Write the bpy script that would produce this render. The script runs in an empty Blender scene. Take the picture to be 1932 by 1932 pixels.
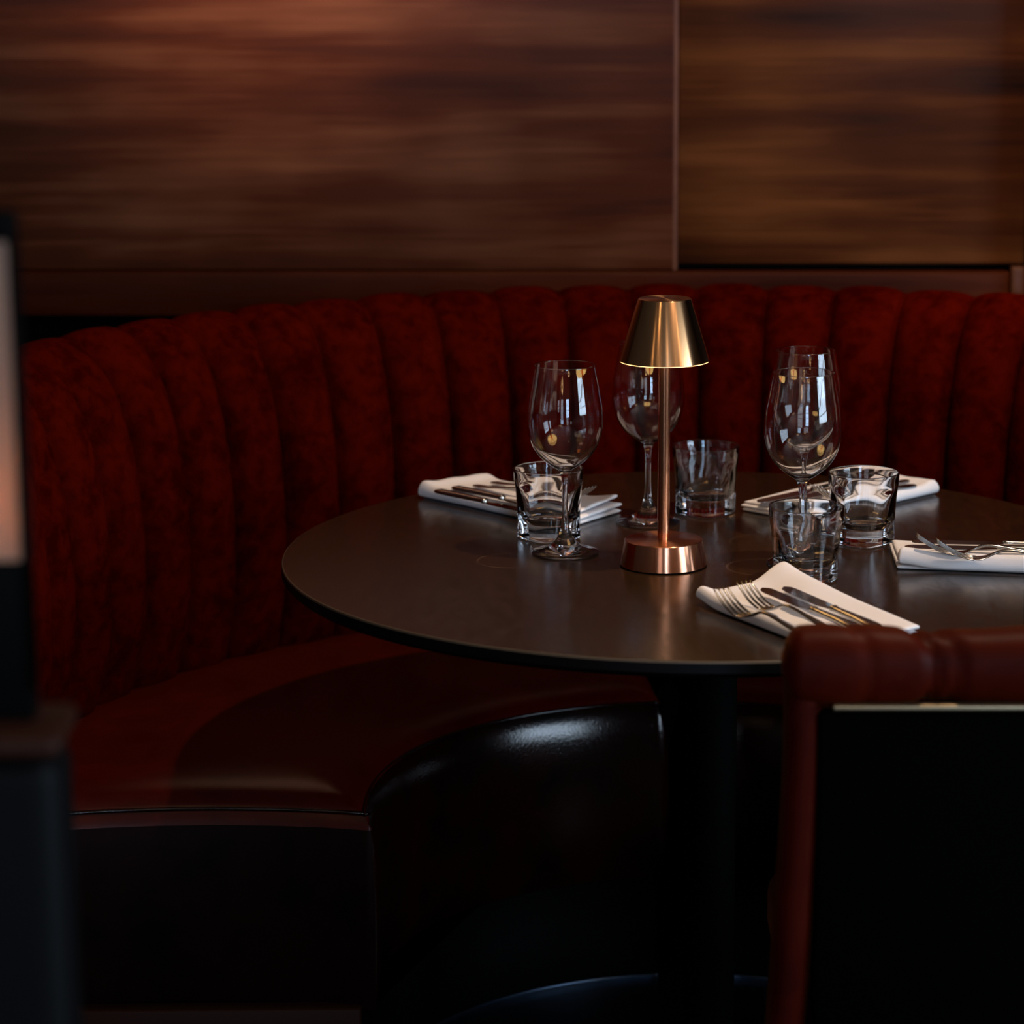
import bpy, bmesh, math, random
from mathutils import Vector, Matrix
random.seed(4)
SC = bpy.context.scene
COL = SC.collection
R = math.radians

# ------------------------------------------------------------------ camera
cam_d = bpy.data.cameras.new('camera')
cam_d.sensor_width = 36.0
cam_d.lens = 5200 / 1932 * 36.0
cam_d.dof.use_dof = True
cam_d.dof.focus_distance = 3.50
cam_d.dof.aperture_fstop = 3.9
cam_d.clip_start = 0.05
cam = bpy.data.objects.new('camera', cam_d)
COL.objects.link(cam)
cam.matrix_world = Matrix.Translation((0, 0, 1.55)) @ Matrix.Rotation(R(90 - 12), 4, 'X') @ Matrix.Rotation(R(-0.4), 4, 'Z')
SC.camera = cam

# ------------------------------------------------------------------ world, view, large lights
world = bpy.data.worlds.new('world')
SC.world = world
world.use_nodes = True
world.node_tree.nodes['Background'].inputs[0].default_value = (0.55, 0.72, 1.0, 1)
world.node_tree.nodes['Background'].inputs[1].default_value = 1.2
SC.view_settings.view_transform = 'Standard'
SC.view_settings.look = 'None'
SC.view_settings.gamma = 1.0
SC.view_settings.exposure = 0.0
SC.cycles.use_denoising = True
SC.cycles.max_bounces = 14
SC.cycles.transmission_bounces = 12
SC.cycles.transparent_max_bounces = 12
SC.cycles.sample_clamp_indirect = 4.0


def light(name, kind, loc, energy, color, target=None, **kw):
    d = bpy.data.lights.new(name, kind)
    d.energy = energy
    d.color = color
    for k, v in kw.items():
        setattr(d, k, v)
    o = bpy.data.objects.new(name, d)
    COL.objects.link(o)
    o.location = loc
    if target is not None:
        o.rotation_euler = (Vector(target) - Vector(loc)).to_track_quat('-Z', 'Y').to_euler()
    return o


# daylight standing in the windows (right wall, and the wall behind the camera)
light('daylight_side', 'AREA', (4.32, .6, 1.7), 225, (0.64, 0.81, 1.0), (0.0, .6, 1.7), shape='RECTANGLE', size=2.8, size_y=1.7)
light('daylight_back', 'AREA', (1.15, -4.62, 1.65), 110, (0.48, 0.70, 1.0), (1.15, 0, 1.65), shape='RECTANGLE', size=1.3, size_y=1.6)
light('daylight_back_left', 'AREA', (-2.1, -4.62, 1.5), 16, (1.0, 0.90, 0.86), (-2.1, 0, 1.5), shape='RECTANGLE', size=2.6, size_y=1.9)
# ceiling downlights over the booth (warm); two wall spots added to brighten the panelling
light('downlight_booth', 'SPOT', (.83, 3.19, 2.86), 115, (1.0, 0.72, 0.50), (0.3, 3.6, 0.6), spot_size=R(95), spot_blend=0.6, shadow_soft_size=0.035)
light('added_wall_wash', 'SPOT', (-0.50, 3.05, 2.86), 720, (1.0, 0.66, 0.45), (-0.42, 4.75, 1.93), spot_size=R(36), spot_blend=1.0, shadow_soft_size=0.12)  # added spot; stands in for a window reflected in the varnish
light('added_wall_wash_right', 'SPOT', (1.0, 3.0, 2.86), 80, (1.0, 0.58, 0.30), (0.75, 4.7, 1.45), spot_size=R(38), spot_blend=1.0, shadow_soft_size=0.12)  # added spot that warms and brightens the right panel

light('downlight_right', 'SPOT', (1.3, 3.75, 2.86), 60, (1.0, 0.60, 0.28), (1.0, 4.25, 0.95), spot_size=R(34), spot_blend=1.0, shadow_soft_size=0.04)
# small warm ceiling lights, unseen, added for glints in glass and copper
for _x, _y in ((-1.9, .6), (-.6, 1.6), (.5, .3), (2.3, 1.3), (-1.2, -1.4), (.6, -1.9), (2.6, -1.2), (1.5, -3.2), (-2.6, -3.0), (3.3, .2)):
    light('added_glint_light', 'AREA', (_x, _y, 2.93), 2.2, (1.0, 0.68, 0.38), (_x, _y, 0), shape='DISK', size=.11)


# ------------------------------------------------------------------ helpers
def put(o, parent=None, **props):
    COL.objects.link(o)
    if parent:
        o.parent = parent
    for k, v in props.items():
        o[k] = v
    return o


def mesh(name, verts, faces, mat=None, parent=None, smooth=True, **props):
    me = bpy.data.meshes.new(name)
    me.from_pydata([tuple(v) for v in verts], [], faces)
    me.update()
    bm = bmesh.new()
    bm.from_mesh(me)
    bmesh.ops.recalc_face_normals(bm, faces=bm.faces)
    bm.to_mesh(me)
    bm.free()
    if smooth:
        me.polygons.foreach_set('use_smooth', [True] * len(me.polygons))
    if mat:
        me.materials.append(mat)
    return put(bpy.data.objects.new(name, me), parent, **props)


def sharp(o, deg=35):
    me = o.data
    bm = bmesh.new()
    bm.from_mesh(me)
    for e in bm.edges:
        if len(e.link_faces) == 2 and e.calc_face_angle(0) > R(deg):
            e.smooth = False
    bm.to_mesh(me)
    bm.free()
    return o


def empty(name, loc, rz=0, **props):
    o = bpy.data.objects.new(name, None)
    o.empty_display_size = 0.05
    o.location = loc
    o.rotation_euler = (0, 0, rz)
    return put(o, None, **props)


def box(name, lo, hi, mat, parent=None, bevel=0.0, seg=2, **props):
    bm = bmesh.new()
    bmesh.ops.create_cube(bm, size=1)
    for v in bm.verts:
        v.co = Vector([lo[i] + (v.co[i] + .5) * (hi[i] - lo[i]) for i in range(3)])
    if bevel:
        bmesh.ops.bevel(bm, geom=list(bm.edges), offset=bevel, segments=seg, affect='EDGES', profile=0.5)
    me = bpy.data.meshes.new(name)
    bm.to_mesh(me)
    bm.free()
    me.materials.append(mat)
    if bevel:
        me.polygons.foreach_set('use_smooth', [True] * len(me.polygons))
    o = put(bpy.data.objects.new(name, me), parent, **props)
    if bevel:
        sharp(o, 50)
    return o


def lathe(name, prof, mat, parent=None, n=96, closed=False, sharpdeg=35, **props):
    """prof: list of (r, z); r=0 ends become poles."""
    V, Fc, rings = [], [], []
    for r, z in prof:
        if r < 1e-7:
            rings.append([len(V)])
            V.append((0, 0, z))
        else:
            rings.append(list(range(len(V), len(V) + n)))
            V += [(r * math.cos(2 * math.pi * i / n), r * math.sin(2 * math.pi * i / n), z) for i in range(n)]
    pairs = list(zip(rings, rings[1:]))
    if closed:
        pairs.append((rings[-1], rings[0]))
    for a, b in pairs:
        for i in range(n):
            j = (i + 1) % n
            if len(a) == 1 and len(b) == 1:
                continue
            if len(a) == 1:
                Fc.append((a[0], b[i], b[j]))
            elif len(b) == 1:
                Fc.append((a[i], a[j], b[0]))
            else:
                Fc.append((a[i], a[j], b[j], b[i]))
    o = mesh(name, V, Fc, mat, parent, **props)
    if sharpdeg:
        sharp(o, sharpdeg)
    return o


def tube_geo(path, rad, n=8, cyclic=False):
    V, Fc = [], []
    P = [Vector(p) for p in path]
    m = len(P)
    up = Vector((0, 0, 1))
    prev = None
    for i, p in enumerate(P):
        t = (P[(i + 1) % m] - P[i - 1]) if (cyclic or 0 < i < m - 1) else (P[1] - P[0] if i == 0 else P[-1] - P[-2])
        t.normalize()
        a = prev - t * prev.dot(t) if prev else (up.cross(t) if abs(t.z) < .95 else Vector((1, 0, 0)).cross(t))
        a.normalize()
        prev = a
        b = t.cross(a)
        r = rad[i] if isinstance(rad, (list, tuple)) else rad
        V += [p + a * (r * math.cos(2 * math.pi * k / n)) + b * (r * math.sin(2 * math.pi * k / n)) for k in range(n)]
    for i in range(m if cyclic else m - 1):
        for k in range(n):
            q = (i + 1) % m
            Fc.append((i * n + k, i * n + (k + 1) % n, q * n + (k + 1) % n, q * n + k))
    if not cyclic:
        Fc.append(tuple(range(n)))
        Fc.append(tuple((m - 1) * n + k for k in range(n)))
    return V, Fc


def tube(name, path, rad, mat, parent=None, n=8, cyclic=False, **props):
    V, Fc = tube_geo(path, rad, n, cyclic)
    return mesh(name, V, Fc, mat, parent, **props)


def catmull(pts, sub):
    P = [Vector(p) for p in pts]
    out = []
    for i in range(len(P) - 1):
        p0, p1, p2, p3 = P[max(i - 1, 0)], P[i], P[i + 1], P[min(i + 2, len(P) - 1)]
        for s in range(sub):
            t = s / sub
            out.append(0.5 * ((2 * p1) + (p2 - p0) * t + (2 * p0 - 5 * p1 + 4 * p2 - p3) * t * t + (3 * p1 - p0 - 3 * p2 + p3) * t ** 3))
    out.append(P[-1])
    return out


def lerp(a, b, t):
    return a + (b - a) * t


def interp(tab, x):
    if x <= tab[0][0]:
        return tab[0][1]
    for (x0, y0), (x1, y1) in zip(tab, tab[1:]):
        if x <= x1:
            t = (x - x0) / (x1 - x0)
            return lerp(y0, y1, t * t * (3 - 2 * t))
    return tab[-1][1]


# ------------------------------------------------------------------ materials
def mat(name, color=(.5, .5, .5), rough=.5, metal=0.0, **kw):
    m = bpy.data.materials.new(name)
    m.use_nodes = True
    b = m.node_tree.nodes['Principled BSDF']
    b.inputs['Base Color'].default_value = (*color, 1)
    b.inputs['Roughness'].default_value = rough
    b.inputs['Metallic'].default_value = metal
    for k, v in kw.items():
        b.inputs[k].default_value = v
    return m


class NT:
    def __init__(s, m):
        s.t = m.node_tree
        s.b = s.t.nodes['Principled BSDF']

    def n(s, typ, **kw):
        nd = s.t.nodes.new(typ)
        for k, v in kw.items():
            if k == 'ins':
                for kk, vv in v.items():
                    nd.inputs[kk].default_value = vv
            else:
                setattr(nd, k, v)
        return nd

    def l(s, a, b):
        s.t.links.new(a, b)

    def coords(s, scale=(1, 1, 1), out='Object', loc=(0, 0, 0)):
        tc = s.n('ShaderNodeTexCoord')
        mp = s.n('ShaderNodeMapping')
        mp.inputs['Scale'].default_value = scale
        mp.inputs['Location'].default_value = loc
        s.l(tc.outputs[out], mp.inputs[0])
        return mp.outputs[0]

    def noise(s, vec, scale, detail=4, rough=.55, dist=0.0):
        nd = s.n('ShaderNodeTexNoise', ins={'Scale': scale, 'Detail': detail, 'Roughness': rough, 'Distortion': dist})
        s.l(vec, nd.inputs['Vector'])
        return nd.outputs['Fac']

    def ramp(s, fac, stops):
        nd = s.n('ShaderNodeValToRGB')
        el = nd.color_ramp.elements
        while len(el) < len(stops):
            el.new(.5)
        for e, (p, c) in zip(el, stops):
            e.position = p
            e.color = (*c, 1) if len(c) == 3 else c
        s.l(fac, nd.inputs[0])
        return nd.outputs[0]

    def bump(s, h, strength, dist=.002):
        nd = s.n('ShaderNodeBump', ins={'Strength': strength, 'Distance': dist})
        s.l(h, nd.inputs['Height'])
        s.l(nd.outputs[0], s.b.inputs['Normal'])


def wood(name, stops, rough=(.28, .4), seed=0.0, spec=.2):
    m = mat(name, rough=.4)
    t = NT(m)
    v1 = t.coords((.75, 1, 12), loc=(seed, 0, seed * 2))
    f1 = t.noise(v1, 1.6, 7, .55, .3)
    v2 = t.coords((2, 1, 120), loc=(seed, 0, 0))
    f2 = t.noise(v2, 1.2, 5, .6)
    v3 = t.coords((1.3, 1, 2.2), loc=(seed * 3, 0, 1.7))
    f3 = t.noise(v3, 1.5, 3, .5)
    a = t.n('ShaderNodeMath', operation='MULTIPLY_ADD', ins={1: .45})
    t.l(f1, a.inputs[0])
    a2 = t.n('ShaderNodeMath', operation='MULTIPLY', ins={1: .13})
    t.l(f2, a2.inputs[0])
    t.l(a2.outputs[0], a.inputs[2])
    a3 = t.n('ShaderNodeMath', operation='MULTIPLY_ADD', ins={1: .42})
    t.l(f3, a3.inputs[0])
    t.l(a.outputs[0], a3.inputs[2])
    c = t.ramp(a3.outputs[0], stops)
    t.l(c, t.b.inputs['Base Color'])
    r = t.ramp(f1, [(.3, (rough[1],) * 3), (.7, (rough[0],) * 3)])
    t.l(r, t.b.inputs['Roughness'])
    t.b.inputs['Specular IOR Level'].default_value = spec
    t.bump(f2, .06, .0006)
    return m


M_wood_l = wood('walnut_red', [(.36, (.014, .0022, .0004)), (.49, (.050, .0115, .0034)), (.63, (.118, .043, .020))], seed=.0)
M_wood_r = wood('walnut_brown', [(.36, (.009, .0019, .0005)), (.49, (.052, .0140, .0034)), (.63, (.128, .045, .014))], seed=3.3)
M_wood_b = wood('walnut_band', [(.36, (.014, .0022, .0005)), (.5, (.036, .0065, .0017)), (.66, (.070, .017, .005))], seed=6.1, rough=(.4, .5), spec=.05)
M_dark = mat('black_paint', (.0012, .0012, .0012), .6, **{'Specular IOR Level': .04})
M_panel = mat('black_chair_cloth', (.0006, .0006, .0006), .8, **{'Specular IOR Level': .02})
M_floor = mat('dark_floor', (.012, .012, .013), .45, **{'Specular IOR Level': .12})
t = NT(M_floor)
f = t.noise(t.coords((1, 6, 1)), 5, 6)
t.l(t.ramp(f, [(.3, (.003, .003, .003)), (.7, (.006, .006, .007))]), t.b.inputs['Base Color'])
M_ceil = mat('cream_ceiling', (.36, .30, .25), .8)
M_room = mat('warm_plaster', (.07, .045, .032), .7)
M_trim = wood('trim_wood', [(.3, (.06, .022, .010)), (.7, (.14, .055, .03))], seed=9.0)


def velvet(name, c0, c1, scale=26, rough=.62, sheen=.25, tint=(1, .18, .05), seed=0.0, bump=.25):
    m = mat(name, c1, rough)
    t = NT(m)
    v = t.coords(loc=(seed, seed, 0))
    f = t.noise(v, scale, 6, .62, .4)
    f2 = t.noise(v, scale * .28, 3, .5)
    a = t.n('ShaderNodeMath', operation='MULTIPLY_ADD', ins={1: .6})
    b = t.n('ShaderNodeMath', operation='MULTIPLY', ins={1: .4})
    t.l(f2, b.inputs[0])
    t.l(f, a.inputs[0])
    t.l(b.outputs[0], a.inputs[2])
    t.l(t.ramp(a.outputs[0], [(.38, c0), (.58, c1)]), t.b.inputs['Base Color'])
    t.b.inputs['Sheen Weight'].default_value = sheen
    t.b.inputs['Sheen Tint'].default_value = (*tint, 1)
    t.b.inputs['Sheen Roughness'].default_value = .4
    t.b.inputs['Specular IOR Level'].default_value = .18
    g = t.noise(v, scale * 18, 2)
    t.bump(g, bump, .0008)
    return m


M_velvet = velvet('red_velvet', (.022, .0005, .0001), (.054, .0020, .0004), scale=46, rough=.9, sheen=.0, bump=.15)
M_velvet.node_tree.nodes['Principled BSDF'].inputs['Specular IOR Level'].default_value = .0
M_seat = velvet('red_leather', (.028, .0006, .0001), (.046, .0014, .0002), scale=14, rough=.30, sheen=.05, bump=.1)
M_seat.node_tree.nodes['Principled BSDF'].inputs['Specular IOR Level'].default_value = .22
M_leather_shade = velvet('red_leather_shade', (.002, .0003, .0001), (.009, .001, .0003), scale=16, rough=.17, sheen=0, bump=.35)  # same red leather as the seat; shade put into its colour
M_leather_shade.node_tree.nodes['Principled BSDF'].inputs['Specular IOR Level'].default_value = .4
M_leather_shade_end = velvet('red_leather_shade_end', (.002, .0003, .0001), (.006, .0008, .0003), scale=16, rough=.5, sheen=0, bump=.1)  # the seat leather again, shade on the end painted near black
M_leather_shade_end.node_tree.nodes['Principled BSDF'].inputs['Specular IOR Level'].default_value = .05
M_pipe = mat('piping', (.12, .004, .001), .6)
M_kick = mat('kick_metal', (.06, .09, .14), .25, 1.0)  # blue tint puts the window's reflected sheen into the metal colour
M_plinth = mat('plinth', (.022, .005, .0015), .6, **{'Specular IOR Level': .15})
M_table_edge = mat('table_edge', (.003, .002, .002), .5, **{'Specular IOR Level': .15})
M_rim_highlight = mat('table_rim', (.075, .055, .036), .35)  # paler than the top: the rim's highlight is put into this colour
M_iron = mat('black_iron', (.0012, .0012, .0012), .7, 0.0, **{'Specular IOR Level': .03})

# table top: dark stained, semi-matt, faint ring marks
M_table = mat('table_top', (.03, .02, .015), .3)
t = NT(M_table)
v = t.coords()
f = t.noise(t.coords((9, 3, 1)), 7, 7, .6, .6)
base = t.ramp(f, [(.3, (.013, .0060, .0024)), (.7, (.030, .0150, .0066))])
sep = t.n('ShaderNodeSeparateXYZ')
t.l(v, sep.inputs[0])
acc = None
for cx, cy, cr, wd in ((-.253, -.042, .040, .0014), (-.270, .103, .034, .0016), (.085, .059, .044, .0014), (.071, -.088, .046, .0016), (.02, -.30, .043, .001)):
    d = t.n('ShaderNodeVectorMath', operation='DISTANCE')
    t.l(v, d.inputs[0])
    d.inputs[1].default_value = (cx, cy, 0)
    s1 = t.n('ShaderNodeMath', operation='SUBTRACT', ins={1: cr})
    t.l(d.outputs['Value'], s1.inputs[0])
    s2 = t.n('ShaderNodeMath', operation='ABSOLUTE')
    t.l(s1.outputs[0], s2.inputs[0])
    s3 = t.n('ShaderNodeMath', operation='LESS_THAN', ins={1: wd})
    t.l(s2.outputs[0], s3.inputs[0])
    if acc is None:
        acc = s3.outputs[0]
    else:
        ad = t.n('ShaderNodeMath', operation='MAXIMUM')
        t.l(acc, ad.inputs[0])
        t.l(s3.outputs[0], ad.inputs[1])
        acc = ad.outputs[0]
br = t.noise(v, 9, 2)
br2 = t.ramp(br, [(.42, (0, 0, 0)), (.62, (1, 1, 1))])
mu = t.n('ShaderNodeMath', operation='MULTIPLY')
t.l(acc, mu.inputs[0])
t.l(br2, mu.inputs[1])
mx = t.n('ShaderNodeMix', data_type='RGBA')
t.l(mu.outputs[0], mx.inputs[0])
t.l(base, mx.inputs[6])
mx.inputs[7].default_value = (.10, .06, .035, 1)
t.l(mx.outputs[2], t.b.inputs['Base Color'])
rr = t.ramp(f, [(.3, (.27,) * 3), (.7, (.15,) * 3)])
t.l(rr, t.b.inputs['Roughness'])

M_glass = mat('clear_glass', (1, 1, 1), 0.0, **{'Transmission Weight': 1.0, 'IOR': 1.5})
M_copper = mat('brushed_copper', (.74, .32, .18), .23, 1.0, Anisotropic=.85, **{'Anisotropic Rotation': .25})
t = NT(M_copper)
tg = t.n('ShaderNodeTangent', direction_type='RADIAL', axis='Z')
t.l(tg.outputs[0], t.b.inputs['Tangent'])
M_copper_shade = mat('brushed_copper_shade', (.80, .43, .20), .22, 1.0, Anisotropic=.85, **{'Anisotropic Rotation': .25})
t = NT(M_copper_shade)
tg = t.n('ShaderNodeTangent', direction_type='RADIAL', axis='Z')
t.l(tg.outputs[0], t.b.inputs['Tangent'])
M_copper_pole = mat('brushed_copper_pole', (.80, .32, .16), .2, 1.0)
M_steel = mat('polished_steel', (.62, .60, .57), .10, 1.0)
M_steel2 = mat('satin_steel', (.50, .47, .43), .2, 1.0)
M_napkin = mat('white_linen', (.90, .87, .88), .85)
t = NT(M_napkin)
f = t.noise(t.coords(), 900, 2)
t.bump(f, .25, .0004)
M_emit = mat('warm_diffuser', (1, .8, .5), .5)
M_emit.node_tree.nodes['Principled BSDF'].inputs['Emission Color'].default_value = (1, .60, .20, 1)
M_emit.node_tree.nodes['Principled BSDF'].inputs['Emission Strength'].default_value = 5.0
M_ring = mat('ring_light', (1, .8, .5), .5)
M_ring.node_tree.nodes['Principled BSDF'].inputs['Emission Color'].default_value = (1, .55, .22, 1)
M_ring.node_tree.nodes['Principled BSDF'].inputs['Emission Strength'].default_value = 9.0
M_chair = velvet('chair_leather', (.024, .0010, .0001), (.050, .0032, .0003), scale=9, rough=.5, sheen=.06, tint=(1, .36, .08), seed=2.0, bump=.1)
M_chair.node_tree.nodes['Principled BSDF'].inputs['Specular IOR Level'].default_value = .06
M_brass = mat('aged_brass', (.42, .33, .20), .4, 1.0)
M_black_leather = mat('black_upholstery', (.0012, .0014, .0018), .6, **{'Specular IOR Level': .08})
M_amber = mat('amber_glass', (.62, .40, .28), .5, **{'Transmission Weight': .5})
M_frame = mat('window_frame', (.02, .018, .016), .5)

# ------------------------------------------------------------------ room shell
ST = dict(kind='structure')
box('floor', (-3.6, -4.7, -.05), (4.4, 5.2, 0), M_floor, **ST)
box('ceiling', (-3.6, -4.7, 2.95), (4.4, 5.2, 3.05), M_ceil, **ST)
box('wall_left', (-3.7, -4.7, 0), (-3.6, 5.2, 2.95), M_room, **ST)
# back wall: turned a little, further off at the left
WYAW = math.atan2(4.72 - 4.835, 1.8)


def wallpt(x, off, z):          # x along the wall, off = distance in front of it
    y = 4.835 + (x + 1) * (4.72 - 4.835) / 1.8 + .06
    return (x, y - off, z)


wall = empty('wall_back', wallpt(.25, 0, 0), WYAW, **ST)


def wbox(name, x0, x1, o0, o1, z0, z1, m, bevel=0.0):
    return box(name, (x0 - .25, -o1, z0), (x1 - .25, -o0, z1), m, wall, bevel)


wbox('plaster', -4, 4.2, -.15, 0, 0, 2.95, M_dark)
SX = .289                                     # the joint between the two panels
wbox('wood_panel', -2.9, SX - .003, 0, .055, .965, 2.9, M_wood_l, .003)
wbox('wood_panel', SX + .003, .890, 0, .052, .975, 2.9, M_wood_r, .004)
wbox('seam_highlight', SX - .0035, SX + .0035, 0, .053, .965, 2.9, M_trim)  # pale strip painted as the edge highlight along the joint
wbox('wood_band', -2.9, .862, 0, .068, .885, .963, M_wood_b, .003)
wbox('trim_block', .865, .890, 0, .07, .80, .972, M_trim, .003)
wbox('pilaster', .894, 1.5, 0, .12, 0, 2.95, M_dark)


def window_wall(name, axis, fixed, a0, a1, openings, z0, z1):
    """a wall with rectangular openings; axis is the direction it runs in"""
    V, Fc = [], []

    def slab(p0, p1, q0, q1):
        lo = [p0, fixed[0], q0] if axis == 'x' else [fixed[0], p0, q0]
        hi = [p1, fixed[1], q1] if axis == 'x' else [fixed[1], p1, q1]
        b = len(V)
        for i in (0, 1):
            for j in (0, 1):
                for k in (0, 1):
                    V.append(((lo, hi)[i][0], (lo, hi)[j][1], (lo, hi)[k][2]))
        for q in ((0, 1, 3, 2), (4, 5, 7, 6), (0, 1, 5, 4), (2, 3, 7, 6), (0, 2, 6, 4), (1, 3, 7, 5)):
            Fc.append(tuple(b + i for i in q))
    edges = [a0]
    for (p, q) in openings:
        slab(edges[-1], p, 0, 2.95)
        slab(p, q, 0, z0)
        slab(p, q, z1, 2.95)
        edges.append(q)
    slab(edges[-1], a1, 0, 2.95)
    return mesh(name, V, Fc, M_room, smooth=False, **ST)


window_wall('wall_right', 'y', (4.2, 4.3), -4.7, 5.2, [(-.8, 2.0)], .85, 2.55)
window_wall('wall_front', 'x', (-4.6, -4.5), -3.6, 4.2, [(-3.4, -.8), (.5, 1.8)], .60, 2.45)


def window(name, axis, x, a0, a1, z0, z1, nv, nh):
    w = empty(name, (x, (a0 + a1) / 2, z0) if axis == 'y' else ((a0 + a1) / 2, x, z0), **ST)
    V, Fc = [], []

    def bar(p0, p1, q0, q1):
        b = len(V)
        for i in (-.025, .025):
            for j in (p0, p1):
                for k in (q0, q1):
                    c = j - (a0 + a1) / 2
                    V.append((i, c, k - z0) if axis == 'y' else (c, i, k - z0))
        for q in ((0, 1, 3, 2), (4, 5, 7, 6), (0, 1, 5, 4), (2, 3, 7, 6), (0, 2, 6, 4), (1, 3, 7, 5)):
            Fc.append(tuple(b + i for i in q))
    for k in range(nv + 1):
        c = lerp(a0 + .025, a1 - .025, k / nv)
        wd = .03 if k in (0, nv) else .014
        bar(c - wd, c + wd, z0, z1)
    for k in range(nh + 1):
        c = lerp(z0 + .025, z1 - .025, k / nh)
        bar(a0, a1, c - .018, c + .018)
    mesh('window_frame', V, Fc, M_frame, w, smooth=False)


window('window_1', 'y', 4.25, -.8, 2.0, .85, 2.55, 5, 4)
window('window_2', 'x', -4.55, .5, 1.8, .60, 2.45, 3, 4)
window('window_3', 'x', -4.55, -3.4, -.8, .60, 2.45, 5, 4)

# unseen half-height block added to shade the lower banquette from the side window
box('added_light_block', (1.95, .3, 0), (2.07, 3.4, .72), M_room, None, .01, **ST)

# ------------------------------------------------------------------ banquette
CX, CY = .25, 3.45
bq = empty('curved_banquette', (CX, CY, 0), label='curved red velvet banquette with vertical channels wrapping round the far side of the round table', category='banquette')

prof = catmull([(.955, .40, 0), (.935, .475, 0), (.918, .56, 0), (.912, .66, 0), (.918, .76, 0), (.934, .84, 0), (.962, .909, 0),
                (1.0, .954, 0), (1.035, .964, 0), (1.075, .948, 0), (1.105, .91, 0), (1.112, .80, 0)], 4)
NP = len(prof)
pn = []
for i in range(NP):
    tt = prof[min(i + 1, NP - 1)] - prof[max(i - 1, 0)]
    pn.append(Vector((tt.y, -tt.x, 0)).normalized() * -1)     # towards the seat / upwards
    if i < 20 and pn[-1].x > 0:
        pn[-1] *= -1
for i in range(1, NP):
    if pn[i].dot(pn[i - 1]) < 0:
        pn[i] *= -1
CH = 6.32
PH = -3.35
NU = 14
for k in range(-14, 15):
    a0, a1 = R(PH + k * CH), R(PH + (k + 1) * CH)
    V, Fc = [], []
    jit = 1 + .10 * math.sin(k * 2.7)
    for i in range(NP):
        s = i / (NP - 1)
        B = .035 * jit * interp([(0, .0), (.10, .8), (.2, 1), (.5, .95), (.66, .42), (.8, .28), (1, .1)], s)
        for j in range(NU + 1):
            u = j / NU
            w = 2 * u - 1
            bul = (1 - abs(w) ** 2.6) ** .62
            r = prof[i].x + pn[i].x * B * bul
            z = prof[i].y + pn[i].y * B * bul
            a = lerp(a0, a1, u)
            # the foot of each channel is gathered in: rounded bottom
            if s < .12:
                r += .02 * (1 - s / .12) * abs(w) ** 3
            V.append((r * math.sin(a), r * math.cos(a), z))
    for i in range(NP - 1):
        for j in range(NU):
            p = i * (NU + 1) + j
            Fc.append((p, p + 1, p + NU + 2, p + NU + 1))
    mesh('channel', V, Fc, M_velvet, bq)
for k in range(-14, 16):
    a = R(PH + k * CH)
    pts = [((prof[i].x + pn[i].x * .0008) * math.sin(a), (prof[i].x + pn[i].x * .0008) * math.cos(a), prof[i].y + pn[i].y * .0008) for i in range(0, NP - 4)]
    tube('piping', pts, .0036, M_velvet, bq, n=6)
# the shell behind the channels
V, Fc = [], []
shell = [(1.00, .10), (1.00, .42), (1.10, .93), (1.135, .90), (1.135, .10)]
NA = 80
for i in range(NA + 1):
    a = R(lerp(PH - 14 * CH, PH + 15 * CH, i / NA))
    for r, z in shell:
        V.append((r * math.sin(a), r * math.cos(a), z if z != .93 else .90))
for i in range(NA):
    for j in range(5):
        p, q = i * 5 + j, i * 5 + (j + 1) % 5
        Fc.append((p, q, q + 5, p + 5))
Fc.append(tuple(range(5)))
Fc.append(tuple(NA * 5 + j for j in range(5)))
mesh('back_shell', V, Fc, M_dark, bq, smooth=False)


def offset_poly(P, d):
    out = []
    n = len(P)
    for i in range(n):
        a, b, c = P[i - 1], P[i], P[(i + 1) % n]
        e1 = (b - a).normalized()
        e2 = (c - b).normalized()
        n1, n2 = Vector((-e1.y, e1.x)), Vector((-e2.y, e2.x))
        m = (n1 + n2)
        if m.length < 1e-6:
            m = n1.copy()
        m.normalize()
        out.append(b + m * (d / max(.5, m.dot(n1))))
    return out


def round_corners(P, r, seg=5, ang=25):
    out = []
    n = len(P)
    for i in range(n):
        a, b, c = P[i - 1], P[i], P[(i + 1) % n]
        e1, e2 = (a - b).normalized(), (c - b).normalized()
        if math.degrees(math.acos(max(-1, min(1, -e1.dot(e2))))) > ang:
            p0, p2 = b + e1 * r, b + e2 * r
            for s in range(seg + 1):
                t = s / seg
                out.append((1 - t) ** 2 * p0 + 2 * t * (1 - t) * b + t * t * p2)
        else:
            out.append(b)
    return out


def cushion(name, outline, rings, m, parent, cap=True, **props):
    """outline counter-clockwise; rings = [(inset, z), ...] from the bottom edge to the top"""
    V, Fc = [], []
    n = len(outline)
    for d, z in rings:
        V += [(p.x, p.y, z) for p in (offset_poly(outline, d) if d else outline)]
    for i in range(len(rings) - 1):
        for j in range(n):
            k = (j + 1) % n
            Fc.append((i * n + j, i * n + k, (i + 1) * n + k, (i + 1) * n + j))
    if cap:
        Fc.append(tuple((len(rings) - 1) * n + j for j in range(n)))
    return mesh(name, V, Fc, m, parent, **props)


def seat_outline(a_from, a_to, ri, ro, front=None):
    """annular sector, local to the centre; angles measured from +y clockwise; returned counter-clockwise"""
    A = [lerp(a_from, a_to, i / 30) for i in range(31)]
    inner = [Vector((ri * math.sin(R(a)), ri * math.cos(R(a)))) for a in A]
    outer = [Vector((ro * math.sin(R(a)), ro * math.cos(R(a)))) for a in A]
    return inner, outer


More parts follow.
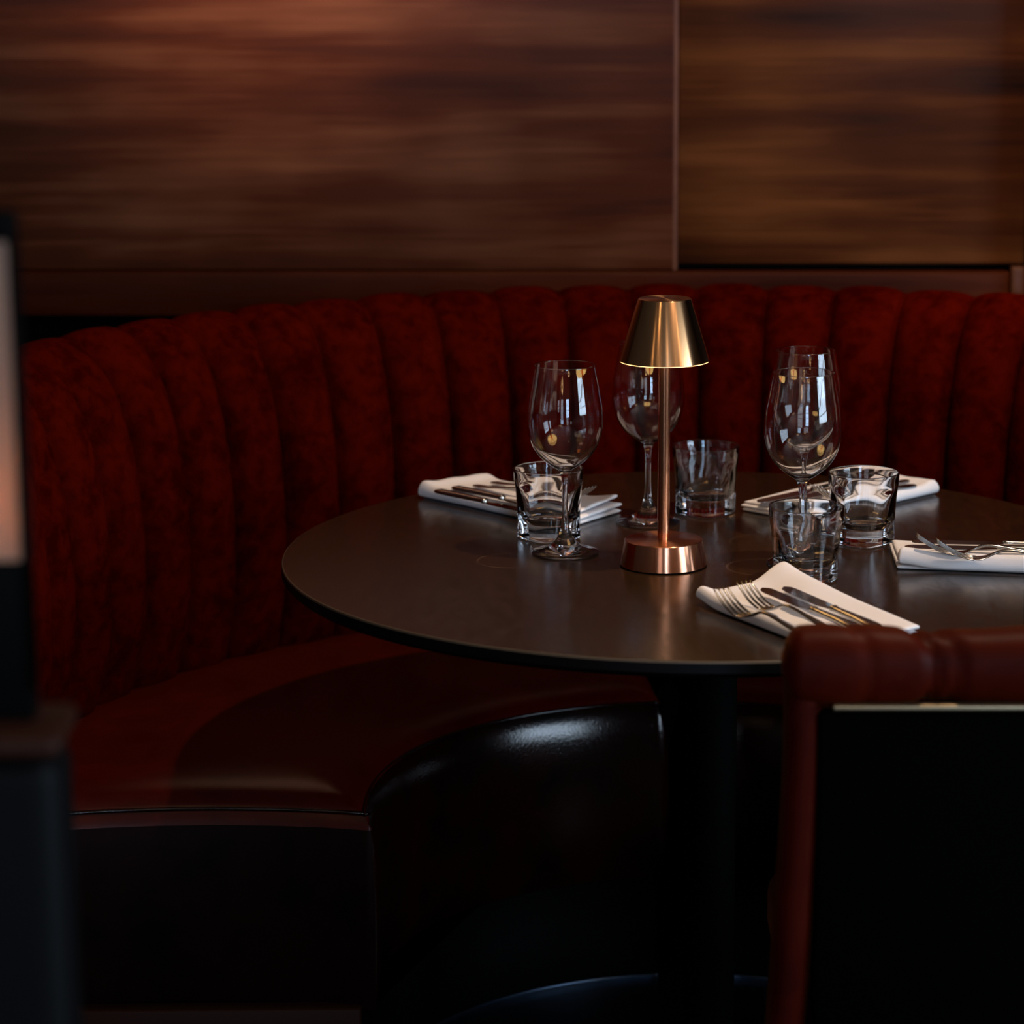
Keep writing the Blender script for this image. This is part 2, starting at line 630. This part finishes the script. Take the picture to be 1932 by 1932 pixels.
SEAT_RI, SEAT_RO, FR = .428, .985, -.065
for side in (-1, 1):
    inner, outer = seat_outline(-92, -3.2, SEAT_RI, SEAT_RO)
    # inner from the front end to the middle, outer likewise; the front edge is slightly bowed
    f0, f1 = Vector((-.426, -.085)), Vector((-.985, -.095))
    front = [Vector((lerp(f0.x, f1.x, s / 8), lerp(f0.y, f1.y, s / 8) + .034 * math.sin(math.pi * min(1, s / 8 * 1.15)) ** .8 * (1 if s < 7 else .3))) for s in range(9)]
    loop = [f0] + inner[2:] + outer[:1:-1] + front[:0:-1]
    if side == 1:
        loop = [Vector((-p.x, p.y)) for p in loop]
    area = sum(loop[i - 1].x * loop[i].y - loop[i].x * loop[i - 1].y for i in range(len(loop)))
    if area < 0:
        loop.reverse()
    loop = round_corners(loop, .016, 5, 30)
    sf = cushion('seat_front', loop, [(0.006, .17), (0, .20), (-.004, .29), (-.003, .35), (.001, .390), (.007, .416), (.014, .431), (.0165, .4345)], M_leather_shade, bq, cap=False)
    sf.data.materials.append(M_leather_shade_end)          # shade on the straight end is put into a darker copy of the leather
    sf.data.materials.append(M_seat)
    for pg in sf.data.polygons:
        if pg.center.y < -.03 and abs(pg.center.x) > .432:
            pg.material_index = 2 if pg.center.z > .405 else 1
    # crowned top, built as an arc grid
    V, Fc = [], []
    NS, NTT = 60, 26
    prof_s = [(0, .434), (.003, .4385), (.008, .4435), (.016, .4490), (.030, .4545), (.055, .4595), (.095, .463), (.16, .464)]

    def lin(tab, x):
        for (x0, y0), (x1, y1) in zip(tab, tab[1:]):
            if x <= x1:
                return lerp(y0, y1, (x - x0) / (x1 - x0))
        return tab[-1][1]
    for i in range(NS + 1):
        s_ = .5 - .5 * math.cos(math.pi * i / NS)
        for j in range(NTT + 1):
            t_ = .5 - .5 * math.cos(math.pi * j / NTT)
            r0, r1 = SEAT_RI + .0165, SEAT_RO - .0165
            # front end follows the bowed line; the far end is radial
            a = lerp(-90, -4.6, s_)
            r = lerp(r0, r1, t_)
            x, y = r * math.sin(R(a)), r * math.cos(R(a))
            fx = -r
            u_ = (r - SEAT_RI) / (SEAT_RO - SEAT_RI)
            fy = lerp(-.085, -.095, u_) + .034 * math.sin(math.pi * min(1, u_ * 1.15)) ** .8 * (1 if u_ < .85 else .3) + .0165
            w_ = (1 - s_) ** 6
            y = y + fy * w_
            d_ = min((r - r0), (r1 - r), max(0, y - fy) if s_ < .5 else 9, max(0, (R(-4.6) - R(a)) * r))
            V.append((x * (-1 if side == 1 else 1), y, lin(prof_s, d_)))
    for i in range(NS):
        for j in range(NTT):
            p = i * (NTT + 1) + j
            Fc.append((p, p + 1, p + NTT + 2, p + NTT + 1))
    mesh('seat_cushion', V, Fc, M_seat, bq)
    pip = [(p.x, p.y, .4355) for p in offset_poly(loop, .0155)]
    tube('seat_piping', pip, .0028, M_leather_shade, bq, n=6, cyclic=True)
    pl = offset_poly(loop, .014)
    cushion('plinth', [Vector(p) for p in pl], [(0, 0.0), (0, .172)], M_dark, bq)
    kp = offset_poly(loop, .010)
    cushion('kick_plate', [Vector(p) for p in kp], [(0, 0.0), (0, .014), (.002, .018), (.004, .018)], M_kick, bq, cap=False)
    xs_ = (-.93, -.45) if side == -1 else (.45, .93)
    box('end_rail', (xs_[0], -.088, .02), (xs_[1], -.060, .178), M_plinth, bq, .004)

# ------------------------------------------------------------------ table
TX, TY, TZ = .248, 3.504, .75
tb = empty('round_table', (TX, TY, 0), label='round dark brown pedestal table set for four in front of the banquette', category='table')
TR = .5475
lathe('tabletop', [(0, TZ), (TR - .0025, TZ)], M_table, tb, n=200)
tb.children[0].location = (0, 0, 0)
# object coordinates of the top sit at z = 0 for the ring marks
top = tb.children[0]
for v in top.data.vertices:
    v.co.z -= TZ
top.location.z = TZ
lathe('table_rim', [(TR - .0025, TZ), (TR - .0008, TZ - .0008), (TR, TZ - .0028)], M_rim_highlight, tb, n=200)
lathe('table_edge', [(TR, TZ - .0028), (TR, TZ - .014), (TR - .006, TZ - .020), (TR - .05, TZ - .021), (0, TZ - .021)], M_table_edge, tb, n=200)
lathe('pedestal', [(.0, TZ - .021), (.16, TZ - .021), (.16, TZ - .031), (.034, TZ - .035), (.034, .03)], M_iron, tb, n=48).location.x = .013
lathe('foot', [(0, .03), (.04, .03), (.22, .012), (.225, 0), (0, 0)], M_iron, tb, n=64)


# ------------------------------------------------------------------ lamp
LX, LY = .193, 3.431
lamp = empty('table_lamp', (LX, LY, TZ), label='lit copper table lamp with cone shade in the middle of the round table', category='lamp')
lathe('lamp_base', [(0, 0), (.0545, 0), (.0552, .001), (.0552, .002), (.0495, .0335), (.0488, .0343), (.0479, .0346), (0, .0346)], M_copper, lamp, n=160, sharpdeg=25)
lathe('base_ring', [(.0530, -.0002), (.0550, -.0001), (.0556, .0006), (.0552, .0018)], M_iron, lamp, n=160)
lathe('lamp_pole', [(0, .034), (.0076, .034), (.0076, .305), (0, .305)], M_copper_pole, lamp, n=64)
zb, zt = .2643, .3428
lathe('lamp_shade', [(.0560, zb + .001), (.0566, zb), (.0570, zb + .0006), (.0334, zt - .001), (.0326, zt), (.0318, zt + .0003), (0, zt + .0003),
                     (0, zt - .0012), (.0314, zt - .0015), (.0325, zt - .003), (.0560, zb + .001)], M_copper_shade, lamp, n=160, sharpdeg=25)
lathe('light_diffuser', [(.0082, zb + .012), (.035, zb + .012), (.0505, zb + .006), (.0553, zb + .0015), (.0561, zb - .0006), (.0545, zb - .0008), (.050, zb + .004), (.0345, zb + .0095), (.0082, zb + .0095)], M_emit, lamp, n=120, closed=True)


# ------------------------------------------------------------------ glasses
def shell_profile(out, inn):
    return out + inn[::-1]


def make_wine_glass():
    g = bpy.data.objects.new('wine_glass', None)
    COL.objects.link(g)
    out = catmull([(.0150, .0155, 0), (.0100, .0215, 0), (.0062, .032, 0), (.0041, .050, 0), (.0038, .075, 0), (.0045, .096, 0), (.0078, .1085, 0),
                   (.019, .1165, 0), (.0325, .1275, 0), (.0425, .1425, 0), (.0482, .160, 0), (.0494, .176, 0), (.0478, .197, 0), (.0438, .221, 0), (.0388, .2472, 0)], 5)
    inn = catmull([(0, .1125, 0), (.010, .1142, 0), (.019, .1190, 0), (.0315, .1290, 0), (.0415, .1432, 0), (.0472, .1604, 0), (.0485, .176, 0), (.0470, .197, 0), (.0430, .221, 0), (.0381, .2470, 0)], 5)
    foot = [(0, 0.0), (.020, 0), (.040, 0), (.0425, 0.0), (.0432, .0002), (.0437, .0006), (.0440, .0012), (.0440, .0016), (.0437, .0021), (.0430, .0025), (.0415, .0028), (.038, .0033), (.030, .0050), (.021, .0090)]
    rim = [(.03875, .2474), (.03865, .24755), (.0385, .2477), (.0383, .24775), (.0381, .2476), (.03800, .2474), (.03802, .2471)]
    o_ = [(a.x, a.y) for a in out][:-1] + [(.0389, .2462), (.03883, .2468), (.0388, .2472)]
    i_ = [(a.x, a.y) for a in inn][:-1] + [(.03815, .2462), (.03805, .2468)]
    p = foot + o_ + rim + i_[::-1]
    bowl = lathe('glass_body', p, M_glass, g, n=80, sharpdeg=0)
    return g


def make_tumbler(seedk):
    g = bpy.data.objects.new('tumbler', None)
    COL.objects.link(g)
    n = 128
    V, Fc = [], []
    Hh = .0945

    def outr(th, z):
        s = z / Hh
        circ = lerp(.0425, .0468, s ** .8)
        # rounded square at the foot, round at the lip; the corner ridges die out in arches
        c = max(abs(math.cos(2 * th)), 1e-6)
        q = 4.2
        sq = (abs(math.cos(th)) ** q + abs(math.sin(th)) ** q) ** (-1 / q)
        sqr = .0354 * sq
        k = interp([(0, 1), (.2, .93), (.62, .42), (.86, .0)], s)
        # panels: vertical flutes between centre of face and corner
        fl = 1 - .015 * (math.cos(8 * th) * .5 + .5) * interp([(0, .2), (.3, 1), (.65, .8), (.86, 0)], s)
        return lerp(circ, sqr, k) * fl
    zs = [0, .0015, .005, .012, .02, .03, .04, .05, .058, .066, .073, .079, .084, .089, .0925, .0935, .0940, .0943]
    rings = []
    V.append((0, 0, .0018)); rings.append([0])

    def addring(fn, z):
        b = len(V)
        for i in range(n):
            th = 2 * math.pi * i / n
            r = fn(th)
            V.append((r * math.cos(th), r * math.sin(th), z))
        rings.append(list(range(b, b + n)))
    addring(lambda th: outr(th, 0) * .80, .0018)
    addring(lambda th: outr(th, 0) * .88, .0003)
    addring(lambda th: outr(th, 0) * .95, 0)
    for z in zs[1:]:
        addring(lambda th, z=z: outr(th, z), z)
    for rr_, zz_ in ((.04665, .0946), (.0462, .0949), (.0457, .0950), (.0452, .0949), (.04475, .0946), (.0446, .0943), (.04455, .0939), (.0445, .0930), (.0440, .0900)):
        addring(lambda th, rr_=rr_: rr_, zz_)
    for z, r in ((.085, .0432), (.07, .0410), (.055, .0382), (.042, .0362), (.032, .0336), (.026, .0300), (.0215, .0240), (.0190, .017), (.0178, .009)):
        addring(lambda th, r=r, z=z: r, z)
    V.append((0, 0, .0176)); rings.append([len(V) - 1])
    for a, b in zip(rings, rings[1:]):
        for i in range(n):
            j = (i + 1) % n
            if len(a) == 1:
                Fc.append((a[0], b[i], b[j]))
            elif len(b) == 1:
                Fc.append((a[i], a[j], b[0]))
            else:
                Fc.append((a[i], a[j], b[j], b[i]))
    mesh('glass_body', V, Fc, M_glass, g)
    return g


def place(src, first, loc, rz, **props):
    o = src if first else src.copy()
    if not first:
        COL.objects.link(o)
        for ch in list(src.children):
            c = ch.copy()
            COL.objects.link(c)
            c.parent = o
    o.location = loc
    o.rotation_euler = (0, 0, rz)
    for k, v in props.items():
        o[k] = v
    return o


wg = make_wine_glass()
ZT = TZ + .0004
for i, (x, y, rz, lb) in enumerate([
        (.069, 3.505, .3, 'clear stemmed wine glass left of the copper lamp, in front of a tumbler'),
        (.186, 3.691, 1.1, 'clear stemmed wine glass standing directly behind the copper lamp'),
        (.369, 3.432, 2.0, 'nearer of the two overlapping wine glasses right of the lamp, foot behind a tumbler'),
        (.391, 3.614, .7, 'further of the two overlapping wine glasses right of the lamp, seen through the nearer one')]):
    place(wg, i == 0, (x, y, ZT), rz, label=lb, category='glass', group='wine glasses on the round table')
tm = make_tumbler(0)
for i, (x, y, rz, lb) in enumerate([
        (.049, 3.598, R(38), 'thick clear square-footed tumbler beside the left napkin, behind the left wine glass'),
        (.269, 3.751, R(52), 'thick clear tumbler right behind the copper lamp, furthest back on the table'),
        (.463, 3.556, R(46), 'thick clear tumbler between the two right-hand napkins, reflecting pale blue light'),
        (.365, 3.342, R(62), 'thick clear tumbler nearest the front, touching the front napkin with two forks')]):
    place(tm, i == 0, (x, y, ZT), rz, label=lb, category='glass', group='short tumblers on the round table')


# ------------------------------------------------------------------ napkins
def G(x, m, s):
    return math.exp(-((x - m) / s) ** 2)


def bil(C, u, v):
    a, b, c, d = C
    return Vector((lerp(lerp(a[0], b[0], u), lerp(d[0], c[0], u), v), lerp(lerp(a[1], b[1], u), lerp(d[1], c[1], u), v)))


def napkin(corners, label, th=.0145, layers=3, bulge=None, lift=None):
    """corners: A-B is the long near side, D-C the far side. Folded cloth in stacked layers."""
    cx = sum(c[0] for c in corners) / 4
    cy = sum(c[1] for c in corners) / 4
    root = empty('napkin', (cx, cy, ZT), label=label, category='napkin', group='folded white napkins on the round table')
    C = [(c[0] - cx, c[1] - cy) for c in corners]
    lt = th / layers
    for L in range(layers):
        z0 = L * lt + .0002
        V, Fc = [], []
        nu, nv = 40, 22
        ins = .002 * ((L * 2 + 1) % 3)
        last = L == layers - 1
        grid = {}

        def prof_e(d):      # rounding towards the edges
            return math.sqrt(max(0, 1 - (1 - min(1, d / (lt * .9))) ** 2))
        lens_u = (Vector(C[1]) - Vector(C[0])).length
        lens_v = (Vector(C[3]) - Vector(C[0])).length
        for side in (0, 1):
            for i in range(nu + 1):
                for j in range(nv + 1):
                    # denser towards edges
                    u = .5 - .5 * math.cos(math.pi * i / nu)
                    v = .5 - .5 * math.cos(math.pi * j / nv)
                    uu = ins / lens_u + u * (1 - 2 * ins / lens_u)
                    vv = ins / lens_v + v * (1 - 2 * ins / lens_v)
                    p = bil(C, uu, vv)
                    wob = .0016 * math.sin(7 * u + L * 2 + cx * 40) * (1 if j == nv else .4)
                    p.x += wob
                    p.y += wob * .7
                    d = min(u, 1 - u) * lens_u, min(v, 1 - v) * lens_v
                    dv = v * lens_v
                    if last:        # the outer ply is folded over the long near side, down to the table
                        t_ = min(1, dv / .018)
                        zlo = lerp(.0002, z0, t_ * t_ * (3 - 2 * t_))
                        ztop = z0 + lt + .0016 * G(dv, .008, .010)
                        hh = (ztop - zlo) * .5
                        du = min(u, 1 - u) * lens_u
                        e = min(math.sqrt(max(0, 1 - (1 - min(1, dv / hh)) ** 2)), prof_e(du), prof_e((1 - v) * lens_v))
                        zz = zlo + hh + hh * e * (1 if side else -1)
                    else:
                        sh = .010 * (1 - v)
                        p += (Vector(C[3]) - Vector(C[0])).normalized() * sh
                        e = prof_e(min(d))
                        zz = z0 + lt * .5 + (lt * .5 * e) * (1 if side else -1)
                    if last or L:
                        zz += (lift(u, v) if lift else 0) * (L / (layers - 1)) ** 1.5
                    if last and side:
                        zz += .0007 * math.sin(9 * u + 3 * v + cx * 30) + .0006 * math.sin(17 * v + 4 * u) * e
                        if bulge:
                            zz += bulge(u, v) * e
                    if i in (0, nu) or j in (0, nv):
                        key = (i, j)
                        if key not in grid:
                            grid[key] = len(V)
                            V.append((p.x, p.y, zz))
                    else:
                        grid[(i, j, side)] = len(V)
                        V.append((p.x, p.y, zz))

        def g(i, j, s):
            return grid.get((i, j, s), grid.get((i, j)))
        for s in (0, 1):
            for i in range(nu):
                for j in range(nv):
                    q = (g(i, j, s), g(i + 1, j, s), g(i + 1, j + 1, s), g(i, j + 1, s))
                    if len(set(q)) == 4:
                        Fc.append(q)
        mesh('folded_layer', V, Fc, M_napkin, root)
    return root


napkin([(-.140, 3.862), (.068, 3.640), (.153, 3.752), (-.035, 3.940)], 'white folded napkin on the left of the table, furthest from the front chair',
       th=.017, bulge=lambda u, v: .006 * G(u, 0.03, .05) + .004 * G(v, .98, .1) * G(u, .55, .2), lift=lambda u, v: .010 * max(0, u - .8) / .2 * v)
napkin([(.413, 3.667), (.618, 3.862), (.520, 3.955), (.318, 3.757)], 'white folded napkin at the back right of the table, behind the wine glass pair',
       th=.016, bulge=lambda u, v: .005 * G(u, .97, .06))
napkin([(.484, 3.385), (.750, 3.335), (.765, 3.462), (.491, 3.505)], 'white folded napkin cut off by the right edge of the photo',
       th=.016, bulge=lambda u, v: .006 * G(v, .06, .12), lift=lambda u, v: .006 * G(v, 0, .22) * G(u, 0, .12))
napkin([(.220, 3.222), (.347, 2.985), (.468, 3.068), (.333, 3.286)], 'white folded napkin at the front of the table behind the red leather chair',
       th=.010, layers=2, bulge=lambda u, v: .005 * G(v, .03, .12), lift=lambda u, v: .022 * G(v, 1.0, .26) * G(u, 0, .6) + .006 * G(u, 0, .1))


# ------------------------------------------------------------------ cutlery (local +x runs from the tip to the handle end)
def strip_geo(sections):
    """sections: list of (x, z, half_width, half_thick, ycentre) -> rounded flat bar"""
    V, Fc = [], []
    n = 10
    for (x, z, hw, ht, yc) in sections:
        for k in range(n):
            a = 2 * math.pi * k / n
            V.append((x, yc + hw * math.copysign(abs(math.cos(a)) ** .7, math.cos(a)), z + ht * math.copysign(abs(math.sin(a)) ** .8, math.sin(a))))
    m = len(sections)
    for i in range(m - 1):
        for k in range(n):
            Fc.append((i * n + k, i * n + (k + 1) % n, (i + 1) * n + (k + 1) % n, (i + 1) * n + k))
    Fc.append(tuple(range(n)))
    Fc.append(tuple((m - 1) * n + k for k in range(n)))
    return V, Fc


def make_fork():
    g = bpy.data.objects.new('fork', None)
    COL.objects.link(g)
    zc = [(-.050, .0235), (-.040, .0165), (-.025, .0078), (-.010, .0030), (0, .0018), (.010, .0030), (.022, .0085), (.034, .0125), (.050, .0125), (.080, .0085), (.120, .0035), (.152, .0020)]

    def z(x):
        P = catmull([(a, b, 0) for a, b in zc], 6)
        for p, q in zip(P, P[1:]):
            if x <= q.x + 1e-9:
                return lerp(p.y, q.y, max(0, (x - p.x) / max(1e-9, q.x - p.x)))
        return zc[-1][1]
    hw = [(-.004, .0122), (.006, .0118), (.016, .0070), (.024, .0035), (.034, .0028), (.060, .0033), (.100, .0055), (.135, .0086), (.148, .0080), (.152, .004)]
    secs = []
    xs = [-.004 + i * .004 for i in range(40)]
    for x in xs:
        secs.append((x, z(x), interp(hw, x), interp([(0, .0011), (.03, .0018), (.1, .0014), (.152, .0009)], x), 0))
    V, Fc = strip_geo(secs)
    mesh('handle', V, Fc, M_steel2, g)
    V, Fc = [], []
    for k in range(4):
        yc = -.0104 + k * .00693
        secs = []
        for i in range(14):
            x = -.050 + i * .0038
            secs.append((x, z(x) if x < 0 else z(x), interp([(-.05, .0008), (-.044, .0015), (-.004, .0020), (.002, .0022)], x), .0010, yc * interp([(-.05, .93), (-.01, 1)], x)))
        v, f = strip_geo(secs)
        b = len(V)
        V += v
        Fc += [tuple(b + q for q in ff) for ff in f]
    mesh('tines', V, Fc, M_steel2, g)
    return g


def make_knife():
    g = bpy.data.objects.new('table_knife', None)
    COL.objects.link(g)
    V, Fc = [], []
    N = 26
    for i in range(N + 1):
        x = .118 * i / N
        top = .0085 * min(1, math.sqrt(max(0, 1 - (1 - min(1, x / .016)) ** 2)) + .05) * interp([(0, 1), (.095, 1), (.112, .75), (.118, .45)], x)
        bot = -.0085 * min(1, math.sqrt(max(0, 1 - (1 - min(1, x / .030)) ** 2)) + .05) * interp([(0, 1), (.095, 1.05), (.110, .6), (.118, .45)], x)
        V += [(x, top, .0042), (x, bot, .0030), (x, bot, .0026), (x, top, .0022)]
    for i in range(N):
        for k in range(4):
            Fc.append((i * 4 + k, i * 4 + (k + 1) % 4, i * 4 + 4 + (k + 1) % 4, i * 4 + 4 + k))
    Fc += [(0, 1, 2, 3), tuple(N * 4 + k for k in range(4))]
    sharp(mesh('blade', V, Fc, M_steel, g), 30)
    secs = []
    for i in range(26):
        x = .115 + .105 * i / 25
        hw = interp([(.115, .0042), (.119, .0058), (.124, .0048), (.16, .0062), (.205, .0085), (.216, .0075), (.2201, .003)], x)
        ht = interp([(.115, .0028), (.119, .0040), (.124, .0032), (.18, .0036), (.212, .0034), (.2201, .0014)], x)
        secs.append((x, .0042, hw, ht, 0))
    V, Fc = strip_geo(secs)
    mesh('handle', V, Fc, M_steel2, g, label='satin steel knife handle with a bolster')
    return g


fork, knife = make_fork(), make_knife()


def lay(src, first, x, y, dx, dy, z, off, **props):
    """off: where along local x the given point lies (0 = fork root / knife tip)"""
    a = math.atan2(dy, dx)
    o = place(src, first, (x - off * math.cos(a), y - off * math.sin(a), z), a, **props)
    return o


F_ = dict(category='fork', group='forks laid on the napkins')
K_ = dict(category='knife', group='knives laid on the napkins')
zF, zL, zR_, zRR = TZ + .0150, TZ + .0200, TZ + .0180, TZ + .0205
lay(fork, True, .269, 3.096, .50, -.866, zF + .001, 0, label='lower fork on the front napkin, nearest the table edge', **F_)
lay(fork, False, .298, 3.122, .50, -.866, zF + .0025, 0, label='upper fork on the front napkin, its tines rising highest beside the knife blades', **F_)
lay(knife, True, .372, 3.106, .40, -.916, zF + .004, .118, label='knife on the front napkin nearest the front tumbler, round tip showing', **K_)
lay(knife, False, .348, 3.102, .42, -.908, zF + .004, .118, label='knife on the front napkin with its tip hidden under a fork', **K_)
lay(fork, False, .560, 3.388, .985, -.17, zRR + .0005, 0, label='fork on the napkin at the photo edge with the higher, longer-showing tines', **F_)
lay(fork, False, .580, 3.359, .985, -.17, zRR + .0005, 0, label='front fork on the napkin at the photo edge, partly overlapped by its pair', **F_)
lay(knife, False, .513, 3.452, .99, -.13, zRR, 0, label='rear knife on the napkin at the photo edge, whole blade showing', **K_)
lay(knife, False, .500, 3.424, .99, -.13, zRR, 0, label='front knife on the napkin at the photo edge, crossed by fork tines', **K_)
lay(knife, False, -.107, 3.800, -.68, .733, zL, .2201, label='knife along the near edge of the left napkin, handle end at the napkin fold', **K_)
lay(knife, False, -.083, 3.822, -.68, .733, zL, .2201, label='second knife on the left napkin, lying between the near knife and the forks', **K_)
lay(fork, False, -.053, 3.846, -.68, .733, zL, .152, label='fork on the left napkin lying next to the knives', **F_)
lay(fork, False, -.028, 3.868, -.68, .733, zL, .152, label='fork furthest back on the left napkin, tines showing right of the tumbler', **F_)
lay(knife, False, .425, 3.800, .73, .683, zR_, .118, label='rear knife on the back right napkin, blade showing left of the wine glass stems', **K_)
lay(knife, False, .441, 3.783, .73, .683, zR_, .118, label='second knife on the back right napkin, between the rear knife and the forks', **K_)
lay(fork, False, .461, 3.734, .73, .683, zR_, 0, label='front fork on the back right napkin, tine tips showing beside the tumbler', **F_)
lay(fork, False, .453, 3.764, .73, .683, zR_, -.004, label='rear fork on the back right napkin, mostly hidden behind the tumbler', **F_)

# ------------------------------------------------------------------ chair in the right foreground (seen from behind)
CHX, CHY = .545, 2.72
ch = empty('dining_chair', (CHX, CHY, 0), R(-1.5), label='red leather dining chair seen from behind at bottom right, gold rail across its back', category='chair')
hw = .265
# rolled top: fat padded bar with gathered creases
V, Fc = [], []
NX, NR = 90, 28
for i in range(NX + 1):
    s = i / NX
    x = (hw + .004) * math.copysign(1 - (1 - abs(2 * s - 1)) ** 1.5, 2 * s - 1)
    end = math.sqrt(max(0, 1 - max(0, (abs(x) - (hw - .014)) / .018) ** 2)) if abs(x) > hw - .014 else 1
    end = max(end, .3)
    crease = 0
    for c, d in ((-.118, .006), (-.095, .0035), (.0, .004), (.10, .006), (.13, .003)):
        crease += d * G(x, c, .010)
    crest = .0055 * math.sin(x * 26 + .8) * .5
    for k in range(NR):
        a = 2 * math.pi * k / NR
        ry, rz = .036 * (.55 + .45 * end), .040 * end
        sk = .012 * math.sin(a)         # creases slant
        cr = 0
        for c, d in ((-.134, .009), (-.112, .006), (-.20, .003), (.0, .004), (.10, .006), (.13, .003)):
            cr += d * G(x + .018 * math.cos(a), c, .008)
        rr = 1 - cr / .04 + crest / .04
        V.append((x, ry * math.copysign(abs(math.cos(a)) ** .8, math.cos(a)) * rr, .8075 + rz * math.copysign(abs(math.sin(a)) ** .8, math.sin(a)) * rr))
for i in range(NX):
    for k in range(NR):
        Fc.append((i * NR + k, i * NR + (k + 1) % NR, (i + 1) * NR + (k + 1) % NR, (i + 1) * NR + k))
Fc.append(tuple(range(NR)))
Fc.append(tuple(NX * NR + k for k in range(NR)))
mesh('top_roll', V, Fc, M_chair, ch)


def padded(name, lo, hi, m, parent, bevel=.02):
    return box(name, lo, hi, m, parent, bevel, 4)


padded('backrest', (-hw + .03, -.005, .40), (hw - .03, .045, .80), M_chair, ch, .018)
for s in (-1, 1):
    pts = catmull([(s * (hw - .017), .002, .812), (s * (hw - .018), .0, .70), (s * (hw - .008), .0, .50), (s * (hw + .004), .005, .28)], 6)
    V, Fc = [], []
    n = 14
    for p in pts:
        for k in range(n):
            a = 2 * math.pi * k / n
            V.append((p.x + .021 * math.copysign(abs(math.cos(a)) ** .75, math.cos(a)), p.y + .032 * math.copysign(abs(math.sin(a)) ** .75, math.sin(a)), p.z))
    m_ = len(pts)
    for i in range(m_ - 1):
        for k in range(n):
            Fc.append((i * n + k, i * n + (k + 1) % n, (i + 1) * n + (k + 1) % n, (i + 1) * n + k))
    Fc += [tuple(range(n)), tuple((m_ - 1) * n + k for k in range(n))]
    mesh('side_bolster', V, Fc, M_chair, ch)
box('back_panel', (-hw + .030, -.034, .30), (hw - .030, -.006, .768), M_panel, ch, .006)
box('gold_rail', (-hw + .044, -.042, .7705), (hw - .044, -.030, .7775), M_brass, ch, .002)
padded('seat', (-hw + .01, .02, .37), (hw - .01, .40, .455), M_chair, ch, .025)
for sx in (-1, 1):
    for sy in (.03, .38):
        lo = [(sx * (hw - .03), sy, .37), (sx * (hw - .022), sy + (.01 if sy > .1 else -.01), 0)]
        tube('leg', lo, [.017, .012], M_iron, ch, n=12)

# ------------------------------------------------------------------ left foreground: booth end with a lantern screen on it
be = empty('booth_end', (-.40, 1.80, 0), label='black leather covered booth end, out of focus in the bottom left corner', category='partition')
box('padded_panel', (-.30, -.045, .06), (.097, .035, 1.012), M_black_leather, be, .02, 4)
box('cap_rail', (-.305, -.05, 1.012), (.099, .04, 1.028), M_plinth, be, .006)
box('base_rail', (-.295, -.04, 0), (.08, .03, .06), M_iron, be, .004)
ln = empty('panel', (-.4050, 1.80, 1.0285), label='tall black framed amber glass lantern at the left edge of the photo, with an added glow low down', category='panel')  # reflected glow imitated by a source added inside the glass
W2, D2, H2 = .082, .013, .343
box('bottom_frame', (-W2, -D2, 0), (W2, D2, .110), M_dark, ln, .002)
box('top_frame', (-W2, -D2, H2 - .020), (W2, D2, H2), M_dark, ln, .003)
for sx in (-1, 1):
    for sy in (-1, 1):
        box('corner_post', (sx * W2 - (.004 if sx > 0 else 0), sy * D2 - (.012 if sy > 0 else 0), .02), (sx * W2 + (.004 if sx < 0 else 0), sy * D2 + (.012 if sy < 0 else 0), H2 - .02), M_dark, ln)
box('glass_pane', (-W2 + .004, -D2 + .003, .02), (W2 - .004, -D2 + .006, H2 - .02), M_amber, ln)
box('glass_pane', (-W2 + .004, D2 - .006, .02), (W2 - .004, D2 - .003, H2 - .02), M_amber, ln)
cndl = lathe('added_candle', [(0, .105), (.006, .105), (.006, .12), (.005, .122), (0, .121)], M_napkin, ln, n=32)
fl = lathe('added_flame', [(0, .124), (.0025, .130), (.0035, .138), (.0025, .150), (0, .165)], M_ring, ln, n=24)
fl.location = (.045, 0, 0)
cndl.location = (.045, 0, 0)
light('added_pane_glow', 'POINT', (-.3600, 1.80, 1.18), 1.2, (1.0, .45, .12), shadow_soft_size=.012)  # added point light that makes the amber pane glow

# ------------------------------------------------------------------ ring pendants over the neighbouring tables (seen in the glasses)
def pendant(x, y, z, r, lb):
    p = empty('ring_pendant', (x, y, z), label=lb, category='pendant lamp', group='ring pendants behind the camera')
    V, Fc = [], []
    ring = [(r * math.cos(2 * math.pi * i / 64), r * math.sin(2 * math.pi * i / 64), 0) for i in range(64)]
    tube('light_ring', ring, .018, M_ring, p, n=10, cyclic=True)
    tube('cord', [(0, 0, 2.95 - z), (0, 0, .25)], .003, M_iron, p, n=6)
    for k in range(3):
        a = k * 2.094
        tube('wire', [(0, 0, .25), (r * math.cos(a), r * math.sin(a), .01)], .0015, M_iron, p, n=5)


pendant(1.25, -1.2, 2.15, .30, 'glowing ring pendant hanging right of and behind the camera')
pendant(-.9, -2.2, 2.15, .30, 'glowing ring pendant hanging left of and behind the camera')
pendant(2.6, .8, 2.2, .26, 'glowing ring pendant hanging by the side window')
